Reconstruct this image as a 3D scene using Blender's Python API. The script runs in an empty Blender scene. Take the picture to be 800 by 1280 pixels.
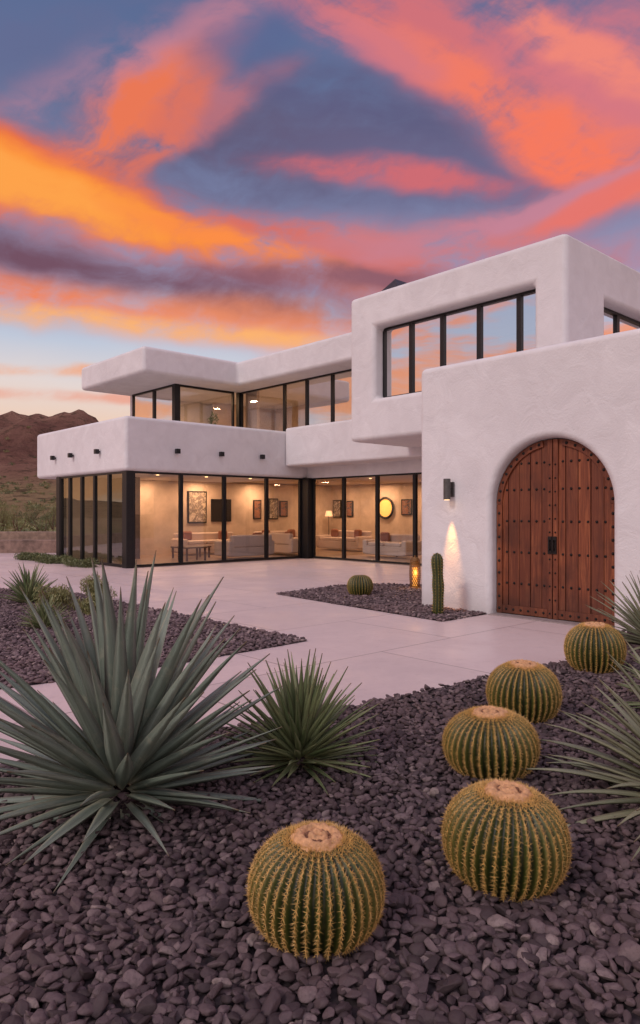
import bpy, bmesh, math, random
import numpy as np
from mathutils import Vector, Matrix, Euler
random.seed(7); np.random.seed(7)
S=bpy.context.scene
COL=S.collection
F=880.0; CH=1.6
A=Vector((0.740,0.673,0)); A.normalize()
ANG=math.atan2(A.y,A.x)
B=Vector((-A.y,A.x,0))
P0=Vector((-5.48,19.83,0))
def G(px,py):
    Y=CH*F/(py-640.0); return ((px-400)/F*Y,Y)
def HW(a,b,z=0): return P0+A*a+B*b+Vector((0,0,z))
def a_at(px,b):
    r=(px-400)/F; p=P0+B*b
    return (r*p.y-p.x)/(A.x-r*A.y)
def b_at(px,a):
    r=(px-400)/F; p=P0+A*a
    return (r*p.y-p.x)/(B.x-r*B.y)
def z_at(py,a,b):
    return CH-(py-640)/F*HW(a,b).y
def lin(r,g,b):
    f=lambda c:(c/255/12.92 if c/255<=0.04045 else ((c/255+0.055)/1.055)**2.4)
    return (f(r),f(g),f(b),1)

# ------------------------------------------------------------ camera
cam=bpy.data.cameras.new("camera"); co=bpy.data.objects.new("camera",cam); COL.objects.link(co)
co.location=(0,0,CH); co.rotation_euler=(math.radians(90),0,0)
cam.sensor_fit='VERTICAL'; cam.sensor_height=36; cam.sensor_width=22.5; cam.lens=F/1280*36
cam.clip_start=0.05; cam.clip_end=8000
S.camera=co
S.view_settings.view_transform='Standard'; S.view_settings.look='None'; S.view_settings.exposure=0

# ------------------------------------------------------------ node helpers
class NT:
    def __init__(s,tree): s.t=tree; s.n=tree.nodes; s.l=tree.links
    def node(s,typ,**kw):
        n=s.n.new(typ)
        for k,v in kw.items(): setattr(n,k,v)
        return n
    def link(s,a,b): s.l.new(a,b)
    def inp(s,sock,v):
        if isinstance(v,bpy.types.NodeSocket): s.l.new(v,sock)
        else: sock.default_value=v
    def math(s,op,a,b=None,c=None,clamp=False):
        n=s.node('ShaderNodeMath',operation=op,use_clamp=clamp)
        s.inp(n.inputs[0],a)
        if b is not None: s.inp(n.inputs[1],b)
        if c is not None: s.inp(n.inputs[2],c)
        return n.outputs[0]
    def vmath(s,op,a,b=None):
        n=s.node('ShaderNodeVectorMath',operation=op)
        s.inp(n.inputs[0],a)
        if b is not None: s.inp(n.inputs[1],b)
        return n
    def mix(s,fac,a,b,bt='MIX'):
        n=s.node('ShaderNodeMix',data_type='RGBA',blend_type=bt)
        s.inp(n.inputs[0],fac); s.inp(n.inputs[6],a); s.inp(n.inputs[7],b)
        return n.outputs[2]
    def noise(s,vec,scale,detail=4,rough=0.55,dist=0.0):
        n=s.node('ShaderNodeTexNoise'); 
        if vec is not None: s.link(vec,n.inputs['Vector'])
        n.inputs['Scale'].default_value=scale; n.inputs['Detail'].default_value=detail
        n.inputs['Roughness'].default_value=rough; n.inputs['Distortion'].default_value=dist
        return n
    def ramp(s,fac,stops):
        n=s.node('ShaderNodeValToRGB'); e=n.color_ramp.elements
        while len(e)<len(stops): e.new(0.5)
        for i,(p,c) in enumerate(stops):
            e[i].position=p; e[i].color=c if len(c)==4 else (*c,1)
        s.inp(n.inputs[0],fac); return n.outputs[0]
    def mapr(s,v,a,b,c=0.0,d=1.0,smooth=True):
        n=s.node('ShaderNodeMapRange',interpolation_type='SMOOTHSTEP' if smooth else 'LINEAR')
        s.inp(n.inputs[0],v); n.inputs[1].default_value=a; n.inputs[2].default_value=b
        n.inputs[3].default_value=c; n.inputs[4].default_value=d
        return n.outputs[0]
    def mapping(s,vec,loc=(0,0,0),rot=(0,0,0),scale=(1,1,1),typ='POINT'):
        n=s.node('ShaderNodeMapping',vector_type=typ); s.link(vec,n.inputs[0])
        n.inputs[1].default_value=loc; n.inputs[2].default_value=rot; n.inputs[3].default_value=scale
        return n.outputs[0]
def newmat(name,base=(0.5,0.5,0.5,1),rough=0.6,metal=0.0,spec=0.5):
    m=bpy.data.materials.new(name); m.use_nodes=True
    t=NT(m.node_tree); bs=t.n['Principled BSDF']
    bs.inputs['Base Color'].default_value=base if len(base)==4 else (*base,1)
    bs.inputs['Roughness'].default_value=rough; bs.inputs['Metallic'].default_value=metal
    bs.inputs['Specular IOR Level'].default_value=spec
    return m,t,bs
def bump(t,bs,h,strength=0.3,dist=0.02):
    n=t.node('ShaderNodeBump'); n.inputs['Strength'].default_value=strength; n.inputs['Distance'].default_value=dist
    t.link(h,n.inputs['Height']); t.link(n.outputs[0],bs.inputs['Normal'])

# ------------------------------------------------------------ world sky
w=bpy.data.worlds.new("World"); S.world=w; w.use_nodes=True
T=NT(w.node_tree); bg=T.n['Background']
tc=T.node('ShaderNodeTexCoord'); d=tc.outputs['Generated']
sx=T.node('ShaderNodeSeparateXYZ'); T.link(d,sx.inputs[0])
X,Y,Z=sx.outputs
hyp=T.math('SQRT',T.math('ADD',T.math('MULTIPLY',X,X),T.math('ADD',T.math('MULTIPLY',Y,Y),1e-4)))
U=T.math('ARCTAN2',X,Y)
Wt=T.math('MINIMUM',T.math('DIVIDE',Z,hyp),3.0)
cmb=T.node('ShaderNodeCombineXYZ'); T.link(U,cmb.inputs[0]); T.link(Wt,cmb.inputs[1])
uv0=cmb.outputs[0]
nz=T.noise(T.mapping(d,scale=(2.2,2.2,3.4)),2.2,3.5,0.52)
off=T.vmath('SUBTRACT',nz.outputs['Color'],(0.5,0.5,0.5)).outputs[0]
off=T.vmath('MULTIPLY',off,(0.14,0.10,0)).outputs[0]
osc=T.vmath('SCALE',off); T.link(T.mapr(Wt,0.10,0.42,0.25,1.0),osc.inputs['Scale'])
uv=T.vmath('ADD',uv0,osc.outputs[0]).outputs[0]
wz=T.math('ADD',Wt,T.math('MULTIPLY',T.math('SUBTRACT',nz.outputs[0],0.5),0.04))
wn=T.math('DIVIDE',wz,2.0,clamp=True)
col=T.ramp(wn,[(0.0,lin(238,178,140)),(0.05,lin(242,202,172)),(0.085,lin(228,214,210)),(0.115,lin(190,200,218)),
   (0.16,lin(152,152,184)),(0.22,lin(122,130,166)),(0.30,lin(98,112,150)),(0.40,lin(84,104,146)),(0.8,lin(110,120,165))])
puff=T.noise(T.mapping(T.mapping(uv,rot=(0,0,math.radians(-18))),scale=(1.0,1.55,1)),7.5,9,0.62,0.1).outputs[0]
STR={}
def streak(ang):
    if ang not in STR:
        v=T.mapping(T.mapping(uv,rot=(0,0,math.radians(-ang))),loc=(ang*.37,ang*.11,0),scale=(2.8,11.0,1))
        s_=T.noise(v,1.0,5,0.55,0.1).outputs[0]
        STR[ang]=T.math('ADD',T.math('MULTIPLY_ADD',s_,3.9,-1.95),T.math('MULTIPLY_ADD',puff,3.4,-1.7))
    return STR[ang]
def E(col,cx,cy,ha,hb,ang,rgb,op,sa,na=1.0):
    p=(cx-400)/F; q=(640-cy)/F; u=math.atan(p); wq=q*math.cos(u)
    v=T.mapping(uv,loc=(u,wq,0),rot=(0,0,math.radians(ang)),scale=(ha/F,hb/F,1),typ='TEXTURE')
    ln=T.vmath('LENGTH',v).outputs['Value']
    fall=T.mapr(ln,1.6,0.0)
    k=T.math('MULTIPLY_ADD',streak(sa),na,0.92)
    m=T.mapr(T.math('MULTIPLY',fall,k),0.0,1.15,0.0,op)
    return T.mix(m,col,lin(*rgb))
L=[
 (340,185,380,95,3,(98,92,122),1.,-8,.5),
 (620,225,280,60,-12,(108,102,136),.95,-8,.5),
 (700,130,120,70,-30,(120,104,138),.7,-35,.7),
 (205,85,210,42,44,(204,132,146),.85,40,1.1),
 (70,110,180,30,38,(176,130,152),.6,40,1.2),
 (250,150,160,24,32,(204,118,122),.7,40,1.2),
 (120,258,420,60,-14,(230,108,70),1.,-8,.8),
 (80,205,240,44,40,(234,120,86),1.,40,1.1),
 (200,180,160,26,52,(222,116,96),.85,40,1.2),
 (420,312,360,44,-6,(218,112,100),1.,-8,.9),
 (620,285,300,34,8,(206,124,130),1.,5,.9),
 (150,268,310,32,-14,(252,146,62),1.,-8,1.0),
 (40,240,160,28,-10,(254,164,76),.95,-8,1.0),
 (290,305,160,16,-12,(252,142,72),1.,-8,1.0),
 (80,378,460,34,-5,(248,126,64),1.,-8,.6),
 (360,400,260,23,-3,(236,142,104),1.,5,.9),
 (110,404,400,15,-3,(253,182,112),1.,-8,.9),
 (120,336,400,34,-7,(116,82,100),1.,-8,.45),
 (440,352,260,22,0,(140,94,108),.95,-8,.6),
 (30,460,190,8,1,(244,166,118),.85,5,1.0),
 (80,494,230,8,0,(236,158,134),.8,5,.9),
 (560,45,380,76,-33,(208,114,122),1.,-35,.8),
 (760,95,210,100,-48,(214,120,130),1.,-35,.75),
 (600,105,260,30,-32,(240,124,104),1.,-35,1.2),
 (720,185,160,34,-38,(246,122,96),1.,-35,1.2),
 (740,60,190,28,-40,(244,138,120),.85,-35,1.2),
 (430,30,130,36,-30,(206,120,134),.75,-35,1.2),
 (500,218,190,20,-6,(206,108,116),1.,5,1.0),
 (690,250,200,20,12,(196,132,152),.9,5,1.0),
 (775,245,90,20,20,(232,118,108),.9,5,1.0),
 (70,50,220,44,24,(100,108,146),.75,40,.9),
 (430,125,170,42,-16,(94,94,130),.8,-8,.8),
 (330,45,90,40,30,(92,104,146),.7,40,.8),
]
for l in L: col=E(col,*l)
st=T.noise(T.mapping(d,scale=(1.6,1.6,8)),1.9,5,0.6,0.3).outputs[0]
side=T.mapr(Y,0.62,0.40)
sc_=T.ramp(T.math('DIVIDE',T.math('MAXIMUM',Wt,0.0),1.0,clamp=True),[(0,lin(255,180,120)),(0.25,lin(252,158,118)),(.6,lin(236,140,138)),(1,lin(200,140,160))])
sky2=T.ramp(T.math('DIVIDE',T.math('MAXIMUM',Wt,0.0),1.0,clamp=True),[(0,lin(250,210,180)),(0.14,lin(206,212,226)),(0.4,lin(150,170,208)),(1,lin(110,120,170))])
col=T.mix(side,col,sky2)
col=T.mix(T.math('MULTIPLY',side,T.mapr(st,0.40,0.56,0,.92)),col,sc_)
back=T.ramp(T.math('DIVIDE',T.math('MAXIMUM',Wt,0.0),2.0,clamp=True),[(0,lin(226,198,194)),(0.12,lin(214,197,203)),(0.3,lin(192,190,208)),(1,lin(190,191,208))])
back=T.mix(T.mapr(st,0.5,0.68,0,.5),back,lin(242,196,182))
bright=T.vmath('SCALE',back); bright.inputs['Scale'].default_value=1.45  # unseen sky behind the camera, brightened to light the walls facing it
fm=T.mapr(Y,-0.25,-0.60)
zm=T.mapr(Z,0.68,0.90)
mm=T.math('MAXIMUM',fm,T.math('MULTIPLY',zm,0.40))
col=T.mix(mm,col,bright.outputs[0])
gr=T.mapr(Z,-0.02,-0.12)
col=T.mix(gr,col,lin(90,75,75))
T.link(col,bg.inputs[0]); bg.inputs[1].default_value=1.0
w.cycles.sampling_method='MANUAL'; w.cycles.sample_map_resolution=512

fill_sun=bpy.data.lights.new("fill_sun",'SUN'); so=bpy.data.objects.new("fill_sun",fill_sun); COL.objects.link(so)  # soft fill added from behind-left to shape the walls; the sunset lies ahead
fill_sun.energy=1.15; fill_sun.angle=math.radians(12); fill_sun.color=(1.0,0.86,0.81)
so.rotation_euler=Vector((0.62,0.48,-0.62)).to_track_quat('-Z','Y').to_euler()

# ------------------------------------------------------------ materials
def stucco():
    m,t,bs=newmat("white_stucco",rough=0.85,spec=0.2)
    tc=t.node('ShaderNodeTexCoord'); o=tc.outputs['Object']
    n1=t.noise(o,2.2,6,0.62,0.6); n2=t.noise(o,34,4,0.6); n3=t.noise(o,0.5,3,0.5)
    c=t.ramp(n1.outputs[0],[(0.3,(0.67,0.65,0.65)),(0.7,(0.76,0.745,0.745))])
    c=t.mix(t.mapr(n3.outputs[0],0.35,0.7,0,.28),c,(0.55,0.525,0.53,1))
    sp=t.node('ShaderNodeSeparateXYZ'); t.link(o,sp.inputs[0])
    dirt=t.math('MULTIPLY',t.mapr(sp.outputs[2],0.4,0.0,0,.55),n1.outputs[0])
    c=t.mix(dirt,c,(0.36,0.30,0.27,1))
    t.link(c,bs.inputs['Base Color'])
    vo=t.node('ShaderNodeTexVoronoi',feature='SMOOTH_F1'); t.link(t.vmath('ADD',o,n1.outputs['Color']).outputs[0],vo.inputs['Vector']); vo.inputs['Scale'].default_value=2.6
    h=t.math('ADD',t.math('ADD',t.math('MULTIPLY',n1.outputs[0],1.0),t.math('MULTIPLY',vo.outputs['Distance'],0.6)),t.math('MULTIPLY',n2.outputs[0],0.28))
    bump(t,bs,h,0.40,0.045); return m
M_ST=stucco()
def simple(name,c,rough=0.6,metal=0,nsc=0,var=0.25,bmp=0,spec=0.5,dist=0.01):
    m,t,bs=newmat(name,(*c,1),rough,metal,spec)
    if nsc:
        o=t.node('ShaderNodeTexCoord').outputs['Object']; n=t.noise(o,nsc,5,0.6).outputs[0]
        t.link(t.ramp(n,[(0.3,tuple(x*(1-var) for x in c)),(0.7,tuple(min(1,x*(1+var)) for x in c))]),bs.inputs['Base Color'])
        if bmp: bump(t,bs,n,bmp,dist)
    return m
M_BLK=simple("black_metal",(0.012,0.012,0.013),0.4,0.3,20,.3)
M_GRY=simple("grey_metal",(0.10,0.095,0.09),0.45,0.4,20,.2)
M_CEIL=simple("plaster_ceiling",(0.56,0.47,0.39),0.9,0,3,.05)
M_INW=simple("warm_plaster",(0.58,0.47,0.38),0.9,0,1.2,.22)
M_INF=simple("interior_floor",(0.30,0.21,0.15),0.3,0,3,.2)
M_SOFA=simple("sofa_fabric",(0.58,0.47,0.41),0.95,0,40,.12,.2)
M_CUSH=simple("cushion_fabric",(0.26,0.11,0.07),0.95,0,40,.15,.2)
M_WOODD=simple("dark_wood",(0.12,0.06,0.035),0.5,0,12,.4)
M_IRON=simple("wrought_iron",(0.02,0.016,0.015),0.5,0.6,60,.4,.3)
def glass(name,base,tint=(0.9,0.92,0.92,1),gl=(0.9,0.92,1,1),fm=1.6):
    m=bpy.data.materials.new(name); m.use_nodes=True; t=NT(m.node_tree)
    t.n.remove(t.n['Principled BSDF']); out=t.n['Material Output']
    tr=t.node('ShaderNodeBsdfTransparent'); tr.inputs[0].default_value=tint
    g=t.node('ShaderNodeBsdfGlossy'); g.inputs[0].default_value=gl; g.inputs['Roughness'].default_value=0.0
    o=t.node('ShaderNodeTexCoord').outputs['Object']
    bp=t.node('ShaderNodeBump'); bp.inputs['Strength'].default_value=0.06; bp.inputs['Distance'].default_value=0.02
    t.link(t.noise(o,0.9,2,.5).outputs[0],bp.inputs['Height']); t.link(bp.outputs[0],g.inputs['Normal'])
    lw=t.node('ShaderNodeLayerWeight'); lw.inputs[0].default_value=0.5
    fz=t.math('POWER',lw.outputs['Facing'],4.0)
    fac=t.math('ADD',t.math('MULTIPLY',fz,0.75*fm),0.05+base,clamp=True)
    mx=t.node('ShaderNodeMixShader'); t.link(fac,mx.inputs[0]); t.link(tr.outputs[0],mx.inputs[1]); t.link(g.outputs[0],mx.inputs[2])
    t.link(mx.outputs[0],out.inputs[0]); return m
M_GL=glass("clear_glass",0.05,(0.86,0.86,0.86,1),fm=1.0)
M_GLS=glass("side_glass",0.16,(0.62,0.67,0.65,1),(0.74,0.79,0.77,1),fm=.9)
M_GLM=glass("tinted_glass",0.14,(0.84,0.80,0.76,1),fm=1.2)
M_GLB=glass("reflective_glass",0.50,(0.72,0.70,0.68,1),(0.97,0.97,1,1),fm=1.3)
M_GLU=glass("coated_glass",0.70,(0.5,0.5,0.52,1),(0.97,0.96,0.98,1))
def emis(name,c,s):
    m=bpy.data.materials.new(name); m.use_nodes=True; t=NT(m.node_tree); bs=t.n['Principled BSDF']
    bs.inputs['Base Color'].default_value=(*c,1); bs.inputs['Emission Color'].default_value=(*c,1); bs.inputs['Emission Strength'].default_value=s
    o=t.node('ShaderNodeTexCoord').outputs['Object']; n=t.noise(o,6,2).outputs[0]
    t.link(t.ramp(n,[(0.3,tuple(x*.85 for x in c)),(0.7,c)]),bs.inputs['Emission Color'])
    return m
M_LAMP=emis("lamp_glow",(1,0.62,0.28),6)
M_SHADE=emis("lamp_shade_glow",(1,0.62,0.32),1.0)
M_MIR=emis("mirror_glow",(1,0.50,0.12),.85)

def paving():
    m,t,bs=newmat("concrete_paving",rough=0.55,spec=0.35)
    o=t.node('ShaderNodeTexCoord').outputs['Object']
    mp=t.mapping(o,loc=(0.55,0.2,0),rot=(0,0,-ANG))
    br=t.node('ShaderNodeTexBrick'); br.offset=0.5; t.link(mp,br.inputs['Vector'])
    br.inputs['Scale'].default_value=1.0; br.inputs['Brick Width'].default_value=2.6; br.inputs['Row Height'].default_value=1.9
    br.inputs['Mortar Size'].default_value=0.009; br.inputs['Mortar Smooth'].default_value=0.2
    br.inputs['Color1'].default_value=(0.70,0.57,0.55,1); br.inputs['Color2'].default_value=(0.62,0.51,0.49,1); br.inputs['Mortar'].default_value=(0.25,0.19,0.18,1)
    n1=t.noise(o,0.8,6,.65,.5).outputs[0]; n2=t.noise(o,60,3,.6).outputs[0]; n3=t.noise(o,7,5,.7).outputs[0]
    c=t.mix(t.mapr(n1,0.35,0.7,0,.4),br.outputs[0],(0.48,0.385,0.37,1))
    c=t.mix(t.mapr(n3,0.52,0.75,0,.3),c,(0.38,0.30,0.29,1))
    c=t.mix(t.mapr(n2,0.6,0.75,0,.2),c,(0.33,0.27,0.26,1))
    t.link(c,bs.inputs['Base Color'])
    t.link(t.mapr(n1,0.3,0.7,0.32,0.60),bs.inputs['Roughness'])
    h=t.math('SUBTRACT',t.math('MULTIPLY',n2,0.15),t.math('MULTIPLY',br.outputs['Fac'],1.0)); bump(t,bs,h,0.4,0.008); return m
M_PAVE=paving()
def groundmat():
    m,t,bs=newmat("desert_soil",rough=0.95,spec=0.1)
    o=t.node('ShaderNodeTexCoord').outputs['Object']
    a=t.noise(o,0.05,6,.6).outputs[0]; b=t.noise(o,1.7,6,.7).outputs[0]
    c=t.ramp(a,[(0.35,(0.26,0.17,0.10)),(0.5,(0.34,0.25,0.14)),(0.68,(0.22,0.20,0.10))])
    c=t.mix(t.mapr(b,.45,.7,0,.5),c,(0.14,0.13,0.07,1)); t.link(c,bs.inputs['Base Color']); bump(t,bs,b,.5,.1); return m
M_SOIL=groundmat()
def gravelbase():
    m,t,bs=newmat("gravel_bed",rough=0.9)
    o=t.node('ShaderNodeTexCoord').outputs['Object']
    v=t.node('ShaderNodeTexVoronoi'); t.link(o,v.inputs['Vector']); v.inputs['Scale'].default_value=26
    c=t.mix(t.mapr(v.outputs['Distance'],.1,.6),(0.08,0.057,0.06,1),(0.022,0.015,0.016,1)); t.link(c,bs.inputs['Base Color'])
    return m
M_GB=gravelbase()
def rockmat(name,g_):
    m,t,bs=newmat(name,rough=0.70,spec=0.35)
    g=t.node('ShaderNodeNewGeometry'); o=t.node('ShaderNodeTexCoord').outputs['Object']
    st_=[(0,(0.040,0.027,0.028)),(0.3,(0.076,0.053,0.056)),(0.6,(0.116,0.081,0.084)),(0.85,(0.155,0.111,0.113)),(0.96,(0.20,0.150,0.146)),(1,(0.28,0.22,0.20))]
    c=t.ramp(g.outputs['Random Per Island'],[(p,tuple(x*g_ for x in q)) for p,q in st_])
    n=t.noise(o,60,5,.7).outputs[0]; n2=t.noise(o,1.0,4,.6).outputs[0]
    c=t.mix(t.mapr(n,.42,.7,0,.5),c,(0.048*g_,0.034*g_,0.035*g_,1))
    c=t.mix(t.mapr(n2,.42,.65,0,.35),c,(0.135*g_,0.088*g_,0.082*g_,1))
    t.link(c,bs.inputs['Base Color']); bump(t,bs,n,.7,.006); return m
M_RK=rockmat("lava_rock",1.0); M_RK2=rockmat("mauve_lava_rock",1.4)
def hillmat():
    m,t,bs=newmat("desert_hill",rough=1,spec=0.05)
    o=t.node('ShaderNodeTexCoord').outputs['Object']
    a=t.noise(o,0.02,8,.7,.4).outputs[0]; b=t.noise(o,0.13,7,.75).outputs[0]
    sp=t.node('ShaderNodeSeparateXYZ'); t.link(o,sp.inputs[0])
    c=t.ramp(a,[(0.3,(0.15,0.070,0.058)),(0.5,(0.29,0.155,0.115)),(0.7,(0.44,0.26,0.185))])
    c=t.mix(t.mapr(t.math('ADD',sp.outputs[2],t.math('MULTIPLY',a,18)),34,16,0,.85),c,(0.46,0.34,0.18,1))
    c=t.mix(t.mapr(b,.50,.62,0,.75),c,(0.085,0.062,0.042,1)); t.link(c,bs.inputs['Base Color'])
    bump(t,bs,t.math('ADD',a,b),1.0,9.0); return m
M_HILL=hillmat()
def woodmat():
    m,t,bs=newmat("door_wood",rough=0.46,spec=0.38)
    o=t.node('ShaderNodeTexCoord').outputs['Object']; g=t.node('ShaderNodeNewGeometry')
    rn=t.vmath('SCALE',(7.0,5.0,3.0)); t.link(g.outputs['Random Per Island'],rn.inputs['Scale'])
    v=t.vmath('ADD',t.mapping(o,scale=(11,11,0.7)),rn.outputs[0]).outputs[0]
    n=t.noise(v,2.2,7,.62,1.0).outputs[0]
    c=t.ramp(n,[(0.26,(0.065,0.016,0.008)),(0.5,(0.225,0.062,0.025)),(0.74,(0.43,0.150,0.058))])
    c=t.mix(t.mapr(g.outputs['Random Per Island'],0,1,0,.72,smooth=False),c,(0.095,0.026,0.014,1))
    big=t.noise(o,1.6,4,.6).outputs[0]
    c=t.mix(t.mapr(big,.46,.72,0,.6),c,(0.05,0.017,0.011,1))
    sp=t.node('ShaderNodeSeparateXYZ'); t.link(o,sp.inputs[0])
    c=t.mix(t.math('MULTIPLY',t.mapr(sp.outputs[2],.5,0,0,.7),n),c,(0.05,0.025,0.018,1))
    t.link(c,bs.inputs['Base Color']); bump(t,bs,n,.35,.008); return m
M_WOOD=woodmat()
def leafmat(name,c1,c2,edge,dead=(0.20,0.13,0.07)):
    m,t,bs=newmat(name,rough=0.46,spec=0.45)
    tcn=t.node('ShaderNodeTexCoord'); uvs=t.node('ShaderNodeSeparateXYZ'); t.link(tcn.outputs['UV'],uvs.inputs[0])
    g=t.node('ShaderNodeNewGeometry')
    n=t.noise(t.mapping(tcn.outputs['UV'],scale=(9,1.2,1)),3.0,4,.6).outputs[0]
    c=t.mix(g.outputs['Random Per Island'],(*c1,1),(*c2,1))
    c=t.mix(t.mapr(n,.4,.7,0,.45),c,tuple(x*.55 for x in c1)+(1,))
    e=t.math('ABSOLUTE',t.math('SUBTRACT',uvs.outputs[0],0.5))
    c=t.mix(t.mapr(e,.34,.49,0,.85),c,(*edge,1))
    c=t.mix(t.mapr(uvs.outputs[1],.92,1,0,.9),c,(*dead,1))
    c=t.mix(t.mapr(uvs.outputs[1],.18,0,0,.6),c,tuple(min(1,x*1.3) for x in edge)+(1,))
    n2=t.noise(tcn.outputs['Object'],9,5,.7).outputs[0]
    c=t.mix(t.mapr(n2,.52,.72,0,.45),c,tuple(x*.8 for x in edge)+(1,))
    t.link(c,bs.inputs['Base Color']); bump(t,bs,n,.4,.004)
    return m
M_AG=leafmat("agave_leaf",(0.15,0.195,0.15),(0.28,0.33,0.265),(0.48,0.47,0.34))
M_YU=leafmat("yucca_leaf",(0.12,0.165,0.070),(0.26,0.295,0.14),(0.46,0.43,0.22))
M_AL=leafmat("pale_agave_leaf",(0.20,0.22,0.14),(0.32,0.32,0.20),(0.44,0.40,0.25))
M_SH=leafmat("shrub_leaf",(0.09,0.115,0.040),(0.18,0.19,0.075),(0.16,0.17,0.07))
M_DRY=leafmat("dry_leaf",(0.26,0.23,0.09),(0.20,0.23,0.085),(0.32,0.28,0.12))

# ------------------------------------------------------------ mesh helpers
def obj(name,me,mats,parent=None,loc=(0,0,0),rot=0.0,smooth=False,**props):
    o=bpy.data.objects.new(name,me); COL.objects.link(o)
    for m in (mats if isinstance(mats,(list,tuple)) else [mats]): me.materials.append(m)
    if parent: o.parent=parent
    o.location=loc; o.rotation_euler=(0,0,rot)
    if smooth: me.polygons.foreach_set('use_smooth',[True]*len(me.polygons))
    for k,v in props.items(): o[k]=v
    return o
def empty(name,loc,rot=0,**props):
    o=bpy.data.objects.new(name,None); COL.objects.link(o); o.location=loc; o.rotation_euler=(0,0,rot); o.empty_display_size=.2
    for k,v in props.items(): o[k]=v
    return o
def pyd(name,v,f):
    me=bpy.data.meshes.new(name); me.from_pydata([tuple(x) for x in v],[],f); me.update(); return me
def boxvf(b):
    x0,x1,y0,y1,z0,z1=b
    v=[(x0,y0,z0),(x1,y0,z0),(x1,y1,z0),(x0,y1,z0),(x0,y0,z1),(x1,y0,z1),(x1,y1,z1),(x0,y1,z1)]
    f=[(0,3,2,1),(4,5,6,7),(0,1,5,4),(1,2,6,5),(2,3,7,6),(3,0,4,7)]
    return v,f
def boxes(name,bl):
    V=[];Fc=[]
    for b in bl:
        v,f=boxvf(b); o=len(V); V+=v; Fc+=[tuple(i+o for i in q) for q in f]
    return pyd(name,V,Fc)
def prism(name,poly,z0,z1):
    n=len(poly); V=[(x,y,z0) for x,y in poly]+[(x,y,z1) for x,y in poly]
    Fc=[tuple(range(n-1,-1,-1)),tuple(range(n,2*n))]+[(i,(i+1)%n,n+(i+1)%n,n+i) for i in range(n)]
    return pyd(name,V,Fc)
def bevel(o,w,seg=3):
    m=o.modifiers.new('bevel','BEVEL'); m.width=w; m.segments=seg; m.limit_method='ANGLE'; m.angle_limit=math.radians(38); m.harden_normals=True
    o.data.polygons.foreach_set('use_smooth',[True]*len(o.data.polygons)); return o
def cutmesh(me,cutters):
    o=bpy.data.objects.new("tmp",me); COL.objects.link(o); tmp=[]
    for c in cutters:
        k=bpy.data.objects.new("tmpc",c); COL.objects.link(k); tmp.append(k)
        md=o.modifiers.new('b','BOOLEAN'); md.operation='DIFFERENCE'; md.solver='EXACT'; md.object=k
    bpy.context.view_layer.update()
    dg=bpy.context.evaluated_depsgraph_get()
    r=bpy.data.meshes.new_from_object(o.evaluated_get(dg))
    for k in tmp: bpy.data.objects.remove(k)
    bpy.data.objects.remove(o); return r
def cyl(r0,r1,z0,z1,n=20,cx=0,cy=0,cap=True):
    V=[];Fc=[]
    for z,r in ((z0,r0),(z1,r1)):
        for i in range(n): V.append((cx+r*math.cos(2*math.pi*i/n),cy+r*math.sin(2*math.pi*i/n),z))
    for i in range(n): Fc.append((i,(i+1)%n,n+(i+1)%n,n+i))
    if cap: Fc+= [tuple(range(n-1,-1,-1)),tuple(range(n,2*n))]
    return V,Fc
def joinvf(parts):
    V=[];Fc=[]
    for v,f in parts:
        o=len(V); V+=list(v); Fc+=[tuple(i+o for i in q) for q in f]
    return V,Fc

# ------------------------------------------------------------ GROUND
gv=[(-3000,-300,-.03),(3000,-300,-.03),(3000,4000,-.03),(-3000,4000,-.03)]
obj("ground",pyd("ground",gv,[(0,1,2,3)]),M_SOIL,kind="structure")
pv=prism("pavement",[(-34,1),(9,1),(16,10),(20,28),(-12,29),(-34,27)],-.1,0.0)
obj("pavement",pv,M_PAVE,kind="structure")
e0=G(0,962); e1=G(460,880); e2=G(710,826)
FORE=[(-6.5,1.55),e0,e1,e2,(3.95,9.35),(6.5,8.0),(9,6),(9,1.0),(-6.5,1.0)]
LEFTB=[(-.15,8.72),(-5.7,14.75),(-9.2,13.6),(-12,9),(-6.2,3.7),G(0,862),(-1.75,7.15)]
MIDB=[(-.85,13.67),(0.8,15.6),(3.4,15.0),(1.9,12.2),(2.62,11.02),(1.78,10.25)]
def sheet(name,poly,z):
    obj(name,pyd(name,[(x,y,z) for x,y in poly],[tuple(range(len(poly)))]),M_GB,kind="structure")
for p in (FORE,LEFTB,MIDB): sheet("gravel_bed",p,.004)
def inpoly(P,poly):
    x=P[:,0];y=P[:,1]; c=np.zeros(len(P),bool); n=len(poly)
    for i in range(n):
        x0,y0=poly[i];x1,y1=poly[(i+1)%n]
        m=((y0>y)!=(y1>y)); xi=(x1-x0)*(y-y0)/((y1-y0) if y1!=y0 else 1e-9)+x0
        c^= m&(x<xi)
    return c
def ico(sub):
    bm=bmesh.new(); bmesh.ops.create_icosphere(bm,subdivisions=sub,radius=1)
    v=np.array([list(x.co) for x in bm.verts]); f=np.array([[q.index for q in p.verts] for p in bm.faces]); bm.free(); return v,f
def variants(sub,k,rng):
    v,f=ico(sub); out=[]
    for i in range(k):
        q=v.copy()
        for j in range(10):
            nrm=rng.normal(size=3); nrm/=np.linalg.norm(nrm); dd=rng.uniform(.45,.82)
            s=np.maximum(0,q@nrm-dd); q-=s[:,None]*nrm*.92
        q*=np.array([rng.uniform(1.1,1.5),rng.uniform(.8,1.05),rng.uniform(.48,.72)])
        q+=rng.normal(size=q.shape)*.010
        out.append(q)
    return out,f
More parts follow.
